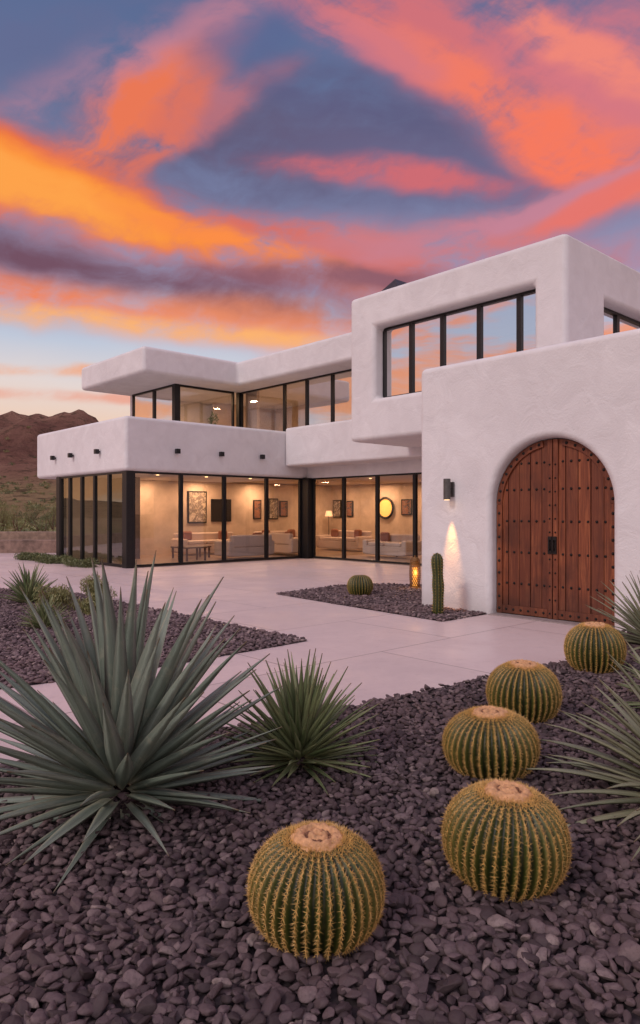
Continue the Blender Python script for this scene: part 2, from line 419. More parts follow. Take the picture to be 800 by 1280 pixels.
def rockfield(poly,spacing,rmin,rmax,sub,y0,y1,seed,layers=((1.0,.3),),xlim=.72):
    rng=np.random.default_rng(seed); var,f=variants(sub,20,rng)
    xs=[p[0] for p in poly]; ys=[p[1] for p in poly]
    AV=[];AF=[];off=0
    for dens,zl in layers:
        sp=spacing/math.sqrt(dens)
        gx=np.arange(min(xs),max(xs),sp); gy=np.arange(max(min(ys),y0),min(max(ys),y1),sp)
        P=np.stack(np.meshgrid(gx,gy),-1).reshape(-1,2)+rng.uniform(-.5,.5,(len(gx)*len(gy),2))*sp*1.1
        P=P[inpoly(P,poly)&(np.abs(P[:,0])<P[:,1]*xlim+.5)]
        n=len(P)
        if n==0: continue
        r=(rmin+(rmax-rmin)*rng.random(n)**1.2)*(1+.45*(rng.random(n)>.94)); vi=rng.integers(0,len(var),n)
        base=np.stack(var)[vi]
        yaw=rng.uniform(0,6.283,n); ti=rng.normal(0,.30,n); tj=rng.normal(0,.30,n)
        cy,sy=np.cos(yaw),np.sin(yaw); ct,s_=np.cos(ti),np.sin(ti); cj,sj=np.cos(tj),np.sin(tj)
        Rz=np.zeros((n,3,3)); Rz[:,0,0]=cy;Rz[:,0,1]=-sy;Rz[:,1,0]=sy;Rz[:,1,1]=cy;Rz[:,2,2]=1
        Rx=np.zeros((n,3,3)); Rx[:,0,0]=1;Rx[:,1,1]=ct;Rx[:,1,2]=-s_;Rx[:,2,1]=s_;Rx[:,2,2]=ct
        Ry=np.zeros((n,3,3)); Ry[:,1,1]=1;Ry[:,0,0]=cj;Ry[:,0,2]=sj;Ry[:,2,0]=-sj;Ry[:,2,2]=cj
        R=Rx@Ry@Rz
        V=np.einsum('nij,nvj->nvi',R,base)*r[:,None,None]
        V[:,:,0]+=P[:,0:1]; V[:,:,1]+=P[:,1:2]; V[:,:,2]+=(zl*rmax+rng.uniform(-.15,.35,n)*r+.006)[:,None]
        nv=base.shape[1]
        AF.append((f[None]+(off+np.arange(n)*nv)[:,None,None]).reshape(-1,3)); AV.append(V.reshape(-1,3)); off+=n*nv
    return np.concatenate(AV),np.concatenate(AF)
def npmesh(name,V,Fc):
    me=bpy.data.meshes.new(name); me.vertices.add(len(V)); me.vertices.foreach_set('co',V.astype(np.float32).ravel())
    me.loops.add(len(Fc)*3); me.loops.foreach_set('vertex_index',Fc.astype(np.int32).ravel())
    me.polygons.add(len(Fc)); me.polygons.foreach_set('loop_start',np.arange(0,len(Fc)*3,3,dtype=np.int32))
    me.update(calc_edges=True); return me
parts=[rockfield(FORE,.041,.016,.033,3,1.0,3.0,1,layers=((.85,.0),(.85,.6))),
       rockfield(FORE,.041,.016,.032,2,3.0,5.2,2,layers=((.85,.0),(.8,.6))),
       rockfield(FORE,.046,.018,.032,2,5.2,10,3,layers=((1,.15),(.4,.6)))]
def cat(parts):
    V=[];Fc=[];o=0
    for v,f in parts: V.append(v);Fc.append(f+o);o+=len(v)
    return np.concatenate(V),np.concatenate(Fc)
V,Fc=cat(parts); obj("gravel_stones",npmesh("gravel_stones",V,Fc),M_RK,kind="stuff",smooth=True)
V,Fc=rockfield(LEFTB,.050,.019,.034,2,3,16,4,layers=((1,.1),(.5,.6)),xlim=.58); obj("gravel_stones",npmesh("gravel_stones",V,Fc),M_RK2,kind="stuff",smooth=True)
V,Fc=rockfield(MIDB,.050,.019,.034,2,3,16,5,layers=((1,.1),(.45,.6))); obj("gravel_stones",npmesh("gravel_stones",V,Fc),M_RK2,kind="stuff",smooth=True)

# hills --------------------------------------------------
from mathutils import noise as mn
def hills():
    nx,ny=260,90; V=[];Fc=[]
    for j in range(ny):
        for i in range(nx):
            x=-560+i*(860/(nx-1)); t=j/(ny-1); y=70+t*520
            px=400+x/500*F
            prof=np.interp(px,[-700,-300,-100,-40,0,40,70,100,130,200,300,500,700],[50,66,60,70,68,73,78,73,66,50,38,26,14])
            rise=max(0,(y-70)/330); base=20*min(1,rise)**1.1
            rg=math.exp(-((y-500)/110)**2)
            q=mn.fractal(Vector((x*.02,y*.02,3.1)),.9,2.1,7)
            rd=1-abs(mn.noise(Vector((x*.022+.4*mn.noise(Vector((x*.03,y*.03,1))),y*.009,8.3))))*2
            rd2=1-abs(mn.noise(Vector((x*.06,y*.03,4.3))))*2
            z=base*(1-rg)*1.0+rg*(prof-8+q*9)+(rd*9+rd2*4)*rg*(1-.55*rg)+q*2.5*min(1,rise*2)-1.0
            if j==0: z=-1.5
            V.append((x,y,z))
    for j in range(ny-1):
        for i in range(nx-1):
            a=j*nx+i; Fc.append((a,a+1,a+nx+1,a+nx))
    obj("hills",pyd("hills",V,Fc),M_HILL,kind="structure",smooth=True)
    return V,nx,ny
HV,hnx,hny=hills()

# ------------------------------------------------------------ HOUSE
H=empty("modern_house",P0,ANG,label="white stucco two storey desert house with glass walls",category="house")
def hp(name,me,mat,bv=0.0,seg=3,**p):
    o=obj(name,me,mat,H,**p)
    if bv: bevel(o,bv,seg)
    return o
L1=cutmesh(boxes("l1",[(0,6.98,0,6.7,2.77,4.33)]),[boxes("c",[(.38,8,.38,6.32,3.45,5)])])
hp("terrace_fascia",L1,M_ST,.11,4,label="rounded white stucco band around the terrace")
L2=cutmesh(boxes("l2",[(5.8,13.2,-9,-0.004,3.13,4.43)]),[boxes("c",[(6.18,14,-9.5,.5,3.45,5)])])
hp("upper_fascia",L2,M_ST,.09,4)
hp("ceiling",boxes("ceil",[(6.99,13.0,-9,6.6,2.79,3.44)]),M_CEIL)
hp("lintel",boxes("lin",[(6.80,6.985,-9.0,-.01,2.765,3.2)]),M_ST)
hp("ground_floor_wall",boxes("gw",[(.34,13.1,4.98,5.12,-.1,2.79),(12.9,13.15,-9,4.97,-.1,2.9),(6.82,7.1,-10.4,-6.3,-.1,2.9)]),M_ST)
hp("interior_wall",boxes("iw",[(.32,12.7,4.86,4.977,.02,2.769),(12.55,12.7,-8.9,4.85,.02,2.788),(7.12,12.5,-8.95,-8.8,.02,2.788)]),M_INW)
hp("room_partition",boxes("rp",[(1.9,2.15,3.2,4.85,.031,2.768)]),simple("dark_panel",(.10,.065,.045),.6,0,5,.3))
hp("floor",boxes("fl",[(.2,7.3,.2,4.9,-.05,.03),(6.85,12.9,-8.9,.19,-.05,.026),(7.31,12.9,.2,4.9,-.05,.028)]),M_INF)
poly=[(2.0,2.7),(5.8,2.7),(5.8,-5.7),(13.3,-5.7),(13.3,7.6),(2.0,7.6)]
hp("roof",prism("roof",poly,6.22,7.1),M_ST,.13,4,label="flat white roof slab with deep rounded fascia")
hp("upper_floor_wall",boxes("uw",[(12.9,13.1,-5.6,7.4,3.4,6.3),(3.95,13.0,7.2,7.4,3.4,6.3)]),M_ST)
hp("upper_interior_wall",boxes("uiw",[(7.4,12.8,6.6,6.75,3.45,6.21),(10.6,10.75,-5.4,6.5,3.45,6.21),(6.9,7.02,3.0,3.7,3.45,6.21)]),M_INW)
UB=cutmesh(boxes("ub",[(3.5,12.2,-11.43,-5.43,3.40,7.08)]),
   [boxes("c1",[(4.0,11.9,-11.0,-5.8,3.75,6.75)]),boxes("c2",[(3.0,4.5,-10.72,-6.30,4.43,6.22)]),boxes("c3",[(5.18,9.2,-12,-10.5,4.43,6.10)])])
hp("upper_block",UB,M_ST,.12,5,label="large rounded white stucco cube jutting out")
hp("upper_room_wall",boxes("urw",[(8.5,8.6,-10.9,-5.9,3.76,6.74)]),M_INW)
bc=-12.99; zr=1.72; R=.97
def archpoly(r,n=40,bottom=-.3):
    pts=[(bc-r,bottom)]
    for i in range(n+1):
        t=math.pi-math.pi*i/n; pts.append((bc+r*math.cos(t),zr+r*math.sin(t)))
    pts.append((bc+r,bottom)); return pts
def archprism(r,a0,a1):
    P=archpoly(r); n=len(P); V=[(a0,b,z) for b,z in P]+[(a1,b,z) for b,z in P]
    Fc=[tuple(range(n)),tuple(range(2*n-1,n-1,-1))]+[(i,n+i,n+(i+1)%n,(i+1)%n) for i in range(n)]
    return pyd("arch",V,Fc)
def fixn(me):
    bm=bmesh.new(); bm.from_mesh(me); bmesh.ops.recalc_face_normals(bm,faces=bm.faces[:]); bm.to_mesh(me); bm.free(); return me
EB=cutmesh(boxes("eb",[(.06,5.6,-20,-10.6,-.12,4.04)]),[fixn(archprism(R,-.6,.36))])
hp("entrance_wall",EB,M_ST,.10,5,label="thick white stucco wall with arched doorway")
sv=[];sn=8
for i in range(sn): sv.append((0,math.cos(i*2*math.pi/sn),math.sin(i*2*math.pi/sn)))
for i in range(sn): sv.append((-.75,.6*math.cos(i*2*math.pi/sn),.6*math.sin(i*2*math.pi/sn)))
sv.append((-1.0,0,0))
STUD=pyd("iron_stud",sv,[(i,(i+1)%sn,sn+(i+1)%sn,sn+i) for i in range(sn)]+[(sn+i,sn+(i+1)%sn,2*sn) for i in range(sn)])
STUD.materials.append(M_IRON); STUD.polygons.foreach_set('use_smooth',[True]*len(STUD.polygons))
def doorleaf(side):
    V=[];Fc=[];r=.958
    nP=5; w_=r/nP
    def slab(pts,a0,a1):
        pts=[(bc+side*s,z) for s,z in pts]; n=len(pts); o=len(V)
        V.extend([(a0,b,z) for b,z in pts]+[(a1,b,z) for b,z in pts])
        Fc.extend([tuple(o+i for i in range(n)),tuple(o+i for i in range(2*n-1,n-1,-1))]+[(o+i,o+n+i,o+n+(i+1)%n,o+(i+1)%n) for i in range(n)])
    for k in range(nP):
        s0=k*w_+.004; s1=(k+1)*w_-.004
        if k==0: s0=.006
        tops=[(s0+(s1-s0)*i/8) for i in range(9)]
        slab([(s0,.02)]+[(s,zr+math.sqrt(max(0,r*r-s*s))) for s in tops]+[(s1,.02)],.250+.006*(k%2),.31)
    slab([(.006,.02),(.006,zr+.953),(.085,zr+.949),(.085,.02)],.222,.252)
    ri=.862
    arc=[(r*math.cos(t),zr+r*math.sin(t)) for t in [math.radians(i*5.0) for i in range(0,17)]]
    arci=[(ri*math.cos(t),zr+ri*math.sin(t)) for t in [math.radians(i*5.0) for i in range(16,-1,-1)]]
    slab(arc+arci,.220,.252)
    slab([(ri,.02),(ri,zr-.002),(r,zr-.002),(r,.02)],.221,.252)
    slab([(.087,.03),(.087,.16),(ri-.002,.16),(ri-.002,.03)],.226,.252)
    me=fixn(pyd("door",V,Fc)); o=obj("door",me,M_WOOD,H,label="arched plank door leaf of dark red wood")
    bevel(o,.005,1)
    def stud(b,z,a=.249,rr=.019):
        s=bpy.data.objects.new("iron_stud",STUD); COL.objects.link(s); s.parent=o
        s.location=(a,b,z); s.scale=(.02,rr,rr)
    for zz,aa in ((.095,.226),(.50,.251),(.98,.251),(1.46,.251),(1.94,.251),(2.34,.251)):
        for k in range(6):
            s=.15+k*.128
            if s<ri-.03 and zz<zr+math.sqrt(r*r-s*s)-.14: stud(bc+side*s,zz,aa,.021)
    for i in range(9):
        t=math.radians(4+i*9.0); stud(bc+side*(r-.048)*math.cos(t),zr+(r-.048)*math.sin(t),.220,.024)
    for i in range(9): stud(bc+side*(r-.048),.10+i*.185,.221,.024)
    for i in range(12): stud(bc+side*.045,.1+i*.20,.222,.015)
    q0,q1=sorted((bc+side*.004,bc+side*.07)); q2,q3=sorted((bc+side*.02,bc+side*.042))
    hv=[boxvf((.204,.2215,q0,q1,.98,1.24)),boxvf((.160,.178,q2,q3,1.03,1.19)),
        boxvf((.170,.206,q2,q3,1.035,1.06)),boxvf((.170,.206,q2,q3,1.165,1.19))]
    v,f=joinvf(hv); bevel(obj("handle",pyd("handle",v,f),M_IRON,o),.005,2)
    return o
doorleaf(1); doorleaf(-1)
hp("threshold",boxes("th",[(.0,.40,bc-.965,bc+.965,-.05,.018)]),simple("threshold_stone",(.3,.25,.24),.7,0,15,.2))

def window(axis,c,s0,s1,z0,z1,glassm,fw=.055,dep=.1):
    lo,hi=min(s0,s1),max(s0,s1)
    def bx(p0,p1,q0,q1,d0,d1):
        return (p0,p1,d0,d1,q0,q1) if axis=='a' else (d0,d1,p0,p1,q0,q1)
    d0,d1=c-dep/2,c+dep/2
    bl=[bx(lo,lo+fw,z0,z1,d0,d1),bx(hi-fw,hi,z0,z1,d0,d1),bx(lo+fw,hi-fw,z0,z0+fw,d0,d1),bx(lo+fw,hi-fw,z1-fw,z1,d0,d1)]
    w_=obj("window",boxes("window",bl),M_BLK,H)
    p=[(lo+fw,z0+fw),(hi-fw,z0+fw),(hi-fw,z1-fw),(lo+fw,z1-fw)]
    v=[((x,c,z) if axis=='a' else (c,x,z)) for x,z in p]
    obj("glass",pyd("glass",v,[(0,1,2,3) if axis=='a' else (3,2,1,0)]),glassm,w_)
    return w_
def run(axis,c,pts,z0,z1,gm,**k):
    for i in range(len(pts)-1): window(axis,c,pts[i],pts[i+1]-(0.002 if pts[i+1]>pts[i] else -0.002),z0,z1,gm[i] if isinstance(gm,list) else gm,**k)
zt=2.768
run('a',.15,[.30]+[a_at(px,.15) for px in (226,280,333)]+[6.62],.03,zt,M_GL)
run('b',6.88,[b_at(px,6.88) for px in (392,430,472,519)]+[-6.25],.03,zt,M_GL)
run('b',.15,[.34]+[b_at(px,.15) for px in (137,119,103,88)]+[4.84],.03,zt,M_GLS)
for bx_ in ((.06,.295,.06,.335,-.02,2.769),(6.625,6.98,-.25,.21,-.02,2.768),(.08,.315,4.85,5.14,-.02,2.769)): hp("corner_post",boxes("cp",[bx_]),M_BLK,.008,1)
window('a',3.95,4.05,a_at(292,3.95),3.46,6.218,M_GLM,fw=.07)
run('b',6.80,[3.85]+[b_at(px,6.80) for px in (356,384,416,452,)]+[-5.7],3.46,6.218,[M_GLM,M_GLM,M_GLB,M_GLB,M_GLB],fw=.05)
run('b',3.95,[4.05]+[b_at(px,3.95) for px in (193,)]+[7.15],3.46,6.218,M_GLB,fw=.06)
for bx_ in ((3.88,4.045,3.88,4.045,3.45,6.219),(6.69,6.90,3.86,4.05,3.45,6.219)): hp("corner_post",boxes("ucp",[bx_]),M_BLK)
bw=[b_at(px,3.86) for px in (515,554,600,650)]
run('b',3.86,[-6.305]+bw+[-10.715],4.435,6.215,M_GLU,fw=.055)
run('a',-11.08,[5.19,6.4,7.8,9.19],4.435,6.095,M_GLU,fw=.06)

def fl(name,x,y,z,ax):
    if ax=='a': bl=[(x-.02,x+.02,y-.05,y+.02,z-.02,z+.02),(x-.065,x+.065,y-.17,y-.05,z-.07,z+.07)]
    else: bl=[(x-.05,x+.02,y-.02,y+.02,z-.02,z+.02),(x-.17,x-.05,y-.065,y+.065,z-.07,z+.07)]
    hp(name,boxes(name,bl),M_BLK,.008,2)
for px in (222,277,328): fl("spotlight",a_at(px,-.1),0,3.40,'a')
for px in (66,88,121): fl("spotlight",0,b_at(px,-.1),3.40,'b')

def light(kind,name,loc,e,c=(1,.56,.28),r=.05,**k):
    l=bpy.data.lights.new(name,kind); l.energy=e; l.color=c
    if hasattr(l,'shadow_soft_size'): l.shadow_soft_size=r
    for a_,b_ in k.items(): setattr(l,a_,b_)
    o=bpy.data.objects.new(name,l); COL.objects.link(o)
    o.location=loc
    return o
sb=b_at(562,.0); zs=1.80; sd_=.13
sc=hp("wall_lamp",boxes("wl",[(.03,.075,sb-.055,sb+.055,zs+.05,zs+.29),(-.05,.03,sb-.02,sb+.02,zs+.15,zs+.20)]),M_GRY,.008,2,label="grey cylinder wall lamp glowing downward")
v,f=cyl(.058,.058,zs,zs+.34,24,.06-sd_,sb); bevel(obj("lamp_shade",pyd("ls",v,f),M_GRY,sc),.004,2)
v,f=cyl(.045,.045,zs-.004,zs-.002,20,.06-sd_,sb); obj("lamp_bulb",pyd("lb",v,f),M_LAMP,sc)
sp=light('SPOT',"wall_lamp_light",HW(.06-sd_,sb,zs-.02),190,(1,.42,.11),.025,spot_size=math.radians(27),spot_blend=1.0)
sp.rotation_euler=(-(HW(.10,sb,.25)-HW(.06-sd_,sb,zs-.02))).to_track_quat('Z','Y').to_euler()
def ceil_l(a,b,z,e,c=(1,.56,.30),sz=.3):
    return light('AREA',"ceiling_light",HW(a,b,z),e,c,shape='DISK',size=sz)
for (a,b,e) in ((3.2,4.1,44),(5.4,4.2,50),(1.2,2.2,26),(4.6,1.6,24),(8.0,4.2,42),(11.2,3.4,42),(9.2,-1.0,34),(9.2,-4.4,30),(11.8,1.5,46),(11.8,-1.0,42)): ceil_l(a,b,2.74,e)
for (a,b,e) in ((5.2,5.2,60),(8.4,3.0,55),(8.4,0,40),(8.4,-3.4,40)): ceil_l(a,b,6.2,e,(1,.58,.30))
ceil_l(6.3,-8.6,6.7,40,(1,.62,.36))
for (a,b) in ((1.8,1.4),(3.6,1.4),(5.4,1.4),(8.4,-1.5),(8.4,-4)):
    v,f=cyl(.05,.05,2.755,2.762,16,a,b); hp("downlight",pyd("dl",v,f),M_LAMP)
v=[(5.95,-4.95,7.06),(6.95,-4.95,7.06),(6.95,-3.95,7.06),(5.95,-3.95,7.06),(5.95,-4.95,8.0),(6.95,-4.95,8.0),(6.95,-3.95,7.95),(5.95,-3.95,7.95),(6.2,-4.6,8.42),(6.7,-4.6,8.42)]
f=[(0,1,5,4),(1,2,6,5),(2,3,7,6),(3,0,4,7),(4,8,7),(4,5,9,8),(5,6,9),(6,7,8,9)]
hp("skylight",pyd("sky_l",v,f),simple("slate_metal",(.06,.052,.055),.4,.5,8,.3))

# ------------------------------------------------------------ interior furniture
def sofa(a,b,z,rot,wd,label):
    e=empty("sofa",HW(a,b,z),ANG+rot,label=label,category="sofa")
    bevel(obj("base",boxes("b",[(-wd/2,wd/2,-.45,.45,.08,.40)]),M_SOFA,e),.05,3)
    bevel(obj("backrest",boxes("b",[(-wd/2,wd/2,.27,.47,.38,.80)]),M_SOFA,e),.07,3)
    for s in (-1,1):
        bevel(obj("armrest",boxes("b",[(s*wd/2-.11,s*wd/2+.11,-.46,.46,.1,.60)]),M_SOFA,e),.06,3)
    n=max(1,round(wd/.8)); cw=(wd-.24)/n
    for i in range(n):
        x=-wd/2+.12+i*cw; bevel(obj("cushion",boxes("b",[(x+.01,x+cw-.01,-.44,.26,.39,.53)]),M_SOFA,e),.05,3)
        if i%2==0: bevel(obj("throw_pillow",boxes("b",[(x+.12,x+.5,.08,.24,.52,.86)]),M_CUSH,e),.07,3)
sofa(a_at(262,3.9),3.9,.03,0,2.6,"low cream sofa against the living room wall")
sofa(a_at(352,3.6),3.6,.03,0,2.2,"low cream sofa with dark pillows")
sofa(a_at(306,1.2),1.2,.03,math.pi,1.7,"cream sofa with its back to the window")
sofa(a_at(356,1.8),1.8,.03,math.pi/2,1.7,"cream sofa set crosswise by the window")
sofa(10.9,b_at(430,10.9),.03,-math.pi/2,2.3,"cream sofa in the far sitting room")
sofa(9.0,b_at(490,9.0),.03,-math.pi/2,1.8,"cream sofa near the sliding doors")
def table(a,b,sx,sy,h,label):
    e=empty("coffee_table",HW(a,b,.03),ANG,label=label,category="table")
    bevel(obj("table_top",boxes("t",[(-sx,sx,-sy,sy,h-.05,h)]),M_WOODD,e),.01,2)
    for s in (-1,1):
        for t in (-1,1):
            obj("leg",boxes("l",[(s*(sx-.06)-.025,s*(sx-.06)+.025,t*(sy-.06)-.025,t*(sy-.06)+.025,0,h-.048)]),M_WOODD,e)
table(3.7,2.5,.6,.35,.40,"dark wooden coffee table between sofas")
table(a_at(240,1.3),1.3,.4,.3,.45,"small dark wooden side table by the window")
table(9.6,-1.6,.5,.5,.42,"dark wooden coffee table in the far room")
def lamp(a,b,label):
    e=empty("floor_lamp",HW(a,b,.03),0,label=label,category="lamp")
    v,f=joinvf([cyl(.13,.12,0,.03),cyl(.012,.012,.03,1.42,10)]); obj("stand",pyd("st",v,f),M_BLK,e)
    v,f=cyl(.17,.12,1.38,1.62,24,cap=False); obj("lamp_shade",pyd("sh",v,f),M_SHADE,e,smooth=True)
lamp(11.9,b_at(411,11.9),"standing lamp with soft cream shade beside a sofa")
def artmat(i):
    m,t,bs=newmat("art_print",rough=.7); o=t.node('ShaderNodeTexCoord').outputs['Object']
    n=t.noise(t.mapping(o,loc=(i*3,i,i)),5,4,.6,1.0).outputs[0]
    pal=[[(.35,(.55,.48,.4)),(.5,(.10,.08,.07)),(.6,(.5,.42,.33))],[(.35,(.10,.09,.1)),(.5,(.35,.15,.08)),(.6,(.06,.06,.07))]][i%2]
    t.link(t.ramp(n,pal),bs.inputs['Base Color']); return m
def picture(wall,px,py,wpx,hpx,i,name="framed_picture",label="abstract framed picture on the warm wall"):
    if wall=='b': b=4.856; a=a_at(px,b); 
    else: a=12.545; b=b_at(px,a)
    z=z_at(py,a,b); s=HW(a,b).y/F; ww=wpx*s/2*1.25; hh=hpx*s/2
    p=HW(a,b,z); e=empty(name,p,ANG+(0 if wall=='b' else -math.pi/2),label=label,category="picture" if name!="television" else "television")
    bevel(obj("frame",boxes("f",[(-ww,ww,-.05,-.004,-hh,hh)]),M_BLK,e),.006,1)
    obj("screen" if name=="television" else "canvas",boxes("c",[(-ww+.05,ww-.05,-.056,-.051,-hh+.05,hh-.05)]),M_BLK if name=="television" else artmat(i),e)
picture('b',246,634,22,40,0,label="tall monochrome figure print in black frame")
picture('b',276,638,24,28,1,"television",label="black flat television on the wall")
picture('b',321,637,10,24,1); picture('b',341,636,12,26,0); picture('b',354,636,10,20,1)
picture('a',422,636,12,22,0); picture('a',438,636,9,20,1); picture('a',509,634,14,20,1)
a=12.5; b=b_at(482,a); z=z_at(635,a,b)
e=empty("round_mirror",HW(a,b,z),ANG-math.pi/2,label="round wall mirror with a warm golden glow",category="mirror")
def ringmesh(r,rr,n=40,m=8):
    V=[];Fc=[]
    for i in range(n):
        t=2*math.pi*i/n
        for j in range(m):
            s=2*math.pi*j/m; V.append(((r+rr*math.cos(s))*math.cos(t),rr*math.sin(s)-.02,(r+rr*math.cos(s))*math.sin(t)))
    for i in range(n):
        for j in range(m): Fc.append((i*m+j,((i+1)%n)*m+j,((i+1)%n)*m+(j+1)%m,i*m+(j+1)%m))
    return pyd("ring",V,Fc)
obj("rim",ringmesh(.42,.05),M_BLK,e,smooth=True)
obj("mirror_face",pyd("mf",[(.42*math.cos(2*math.pi*i/40),-.012,.42*math.sin(2*math.pi*i/40)) for i in range(40)],[tuple(range(40))]),M_MIR,e)

# ------------------------------------------------------------ plants
def rosette_mesh(n,l_in,l_out,w_in,w_out,el_in,el_out,curl=0.0,seed=1,rows=9,base_r=.05,base_h=.12,chan=.28,jit=6):
    rng=random.Random(seed); V=[];Fc=[];UV=[]
    for k in range(n):
        t=(k+.5)/n; az=k*2.39996+rng.uniform(-.15,.15)
        el=math.radians(el_in+(el_out-el_in)*t**.85+rng.uniform(-jit,jit)); Ln=(l_in+(l_out-l_in)*t)*rng.uniform(.82,1.08)
        wd=(w_in+(w_out-w_in)*t)*rng.uniform(.82,1.12)
        ha=Vector((math.cos(az),math.sin(az),0)); side=Vector((-ha.y,ha.x,0))
        p=ha*(base_r*(.3+t))+Vector((0,0,base_h*(1-t)+.02)); e=el; o=len(V)
        cu=curl*rng.uniform(.2,1.6); tw=rng.uniform(-.35,.35); sw=rng.uniform(-.06,.06)
        for i in range(rows+1):
            s=i/rows
            prof=(.62+.38*math.sin(min(1,s/.38)*math.pi/2))*(1-max(0,(s-.3)/.7)**1.25) if s<1 else 0
            hw=max(wd*.5*prof,.0012)
            d_=ha*math.cos(e)+Vector((0,0,math.sin(e)))+side*sw*s; up=(-ha*math.sin(e)+Vector((0,0,math.cos(e))))
            sd=(side*math.cos(tw*s)+up*math.sin(tw*s))
            c_=chan*hw
            V+= [tuple(p-sd*hw+up*c_*1.2),tuple(p-sd*hw*.5+up*c_*.1),tuple(p-up*c_*.35),tuple(p+sd*hw*.5+up*c_*.1),tuple(p+sd*hw+up*c_*1.2),tuple(p-up*c_*1.3-up*.004)]
            p=p+d_*(Ln/rows); e-=math.radians(cu)/rows*(.3+1.4*s)
        for i in range(rows):
            a_=o+i*6; b_=a_+6
            for j in range(4):
                Fc.append((a_+j,a_+j+1,b_+j+1,b_+j)); UV+= [(j/4,i/rows),((j+1)/4,i/rows),((j+1)/4,(i+1)/rows),(j/4,(i+1)/rows)]
            Fc.append((a_,b_,b_+5,a_+5)); UV+=[(.1,i/rows),(.1,(i+1)/rows),(.5,(i+1)/rows),(.5,i/rows)]
            Fc.append((a_+5,b_+5,b_+4,a_+4)); UV+=[(.5,i/rows),(.5,(i+1)/rows),(.9,(i+1)/rows),(.9,i/rows)]
    me=pyd("leaves",V,Fc); ul=me.uv_layers.new(name="UVMap"); ul.data.foreach_set('uv',np.array(UV,dtype=np.float32).ravel())
    return me
def plant(name,me,mat,x,y,z,label,cat,rot=0,sc=1,smooth=True):
    o=obj(name,me,mat,None,(x,y,z),rot,smooth=smooth,label=label,category=cat)
    o.scale=(sc,sc,sc); return o
plant("agave_plant",rosette_mesh(132,1.12,.74,.120,.056,87,-14,8,3,rows=10,base_r=.12,base_h=.24,jit=6,chan=.38),M_AG,-1.09,3.85,.0,"large grey-green agave with long pointed leaves in dark gravel","agave",0.4)
plant("yucca_plant",rosette_mesh(150,.56,.46,.052,.040,84,-8,8,11,rows=8,base_r=.07,base_h=.14,jit=8),M_YU,-.13,4.42,.0,"spiky green yucca with narrow leaves in dark gravel","yucca")
plant("agave_plant",rosette_mesh(130,.80,.80,.080,.062,74,-8,22,21,rows=9,base_r=.09,base_h=.16,jit=8),M_AL,2.02,3.75,.0,"pale green agave with long thin arching leaves","agave")
plant("yucca_plant",rosette_mesh(100,.55,.55,.062,.05,80,0,18,23,rows=8,jit=8),M_YU,2.9,5.6,.0,"green yucca with narrow leaves behind a barrel cactus","yucca")
plant("agave_plant",rosette_mesh(100,.85,.75,.07,.055,80,2,14,25,rows=8,jit=8),M_AL,3.95,8.3,.0,"pale spiky agave beside the arched door","agave")
plant("yucca_plant",rosette_mesh(60,.62,.5,.075,.06,82,15,12,31,rows=7),M_YU,-5.05,12.2,.0,"small upright yucca at the edge of the gravel bed","yucca")
plant("yucca_plant",rosette_mesh(70,.36,.36,.05,.045,80,10,10,33,rows=6),M_YU,-3.75,9.6,.0,"small bushy green succulent in the gravel bed","succulent")

def cactmat():
    m,t,bs=newmat("cactus_skin",rough=.45,spec=.45)
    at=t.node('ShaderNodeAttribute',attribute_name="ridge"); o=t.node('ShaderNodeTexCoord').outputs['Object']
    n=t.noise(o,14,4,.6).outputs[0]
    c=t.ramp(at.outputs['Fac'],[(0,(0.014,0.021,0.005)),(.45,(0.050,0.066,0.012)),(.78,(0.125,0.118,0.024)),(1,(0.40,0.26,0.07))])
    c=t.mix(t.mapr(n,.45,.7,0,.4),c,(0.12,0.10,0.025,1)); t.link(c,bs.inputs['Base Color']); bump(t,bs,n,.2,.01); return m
M_CA=cactmat()
M_SP=simple("golden_spine",(0.64,0.39,0.12),.45,0,30,.35)
M_CR=simple("woolly_crown",(0.62,0.35,0.17),.95,0,38,.30,.9,dist=.014)
M_CRD=simple("crown_bud",(0.20,0.09,0.045),.8,0,40,.4,.6)
def spine(p,d,l,r):
    d=d.normalized(); u=d.orthogonal().normalized(); v=d.cross(u); q=p+d*l
    vs=[tuple(p+u*r),tuple(p-u*r*.5+v*r*.87),tuple(p-u*r*.5-v*r*.87),tuple(q)]
    return vs,[(0,1,3),(1,2,3),(2,0,3)]
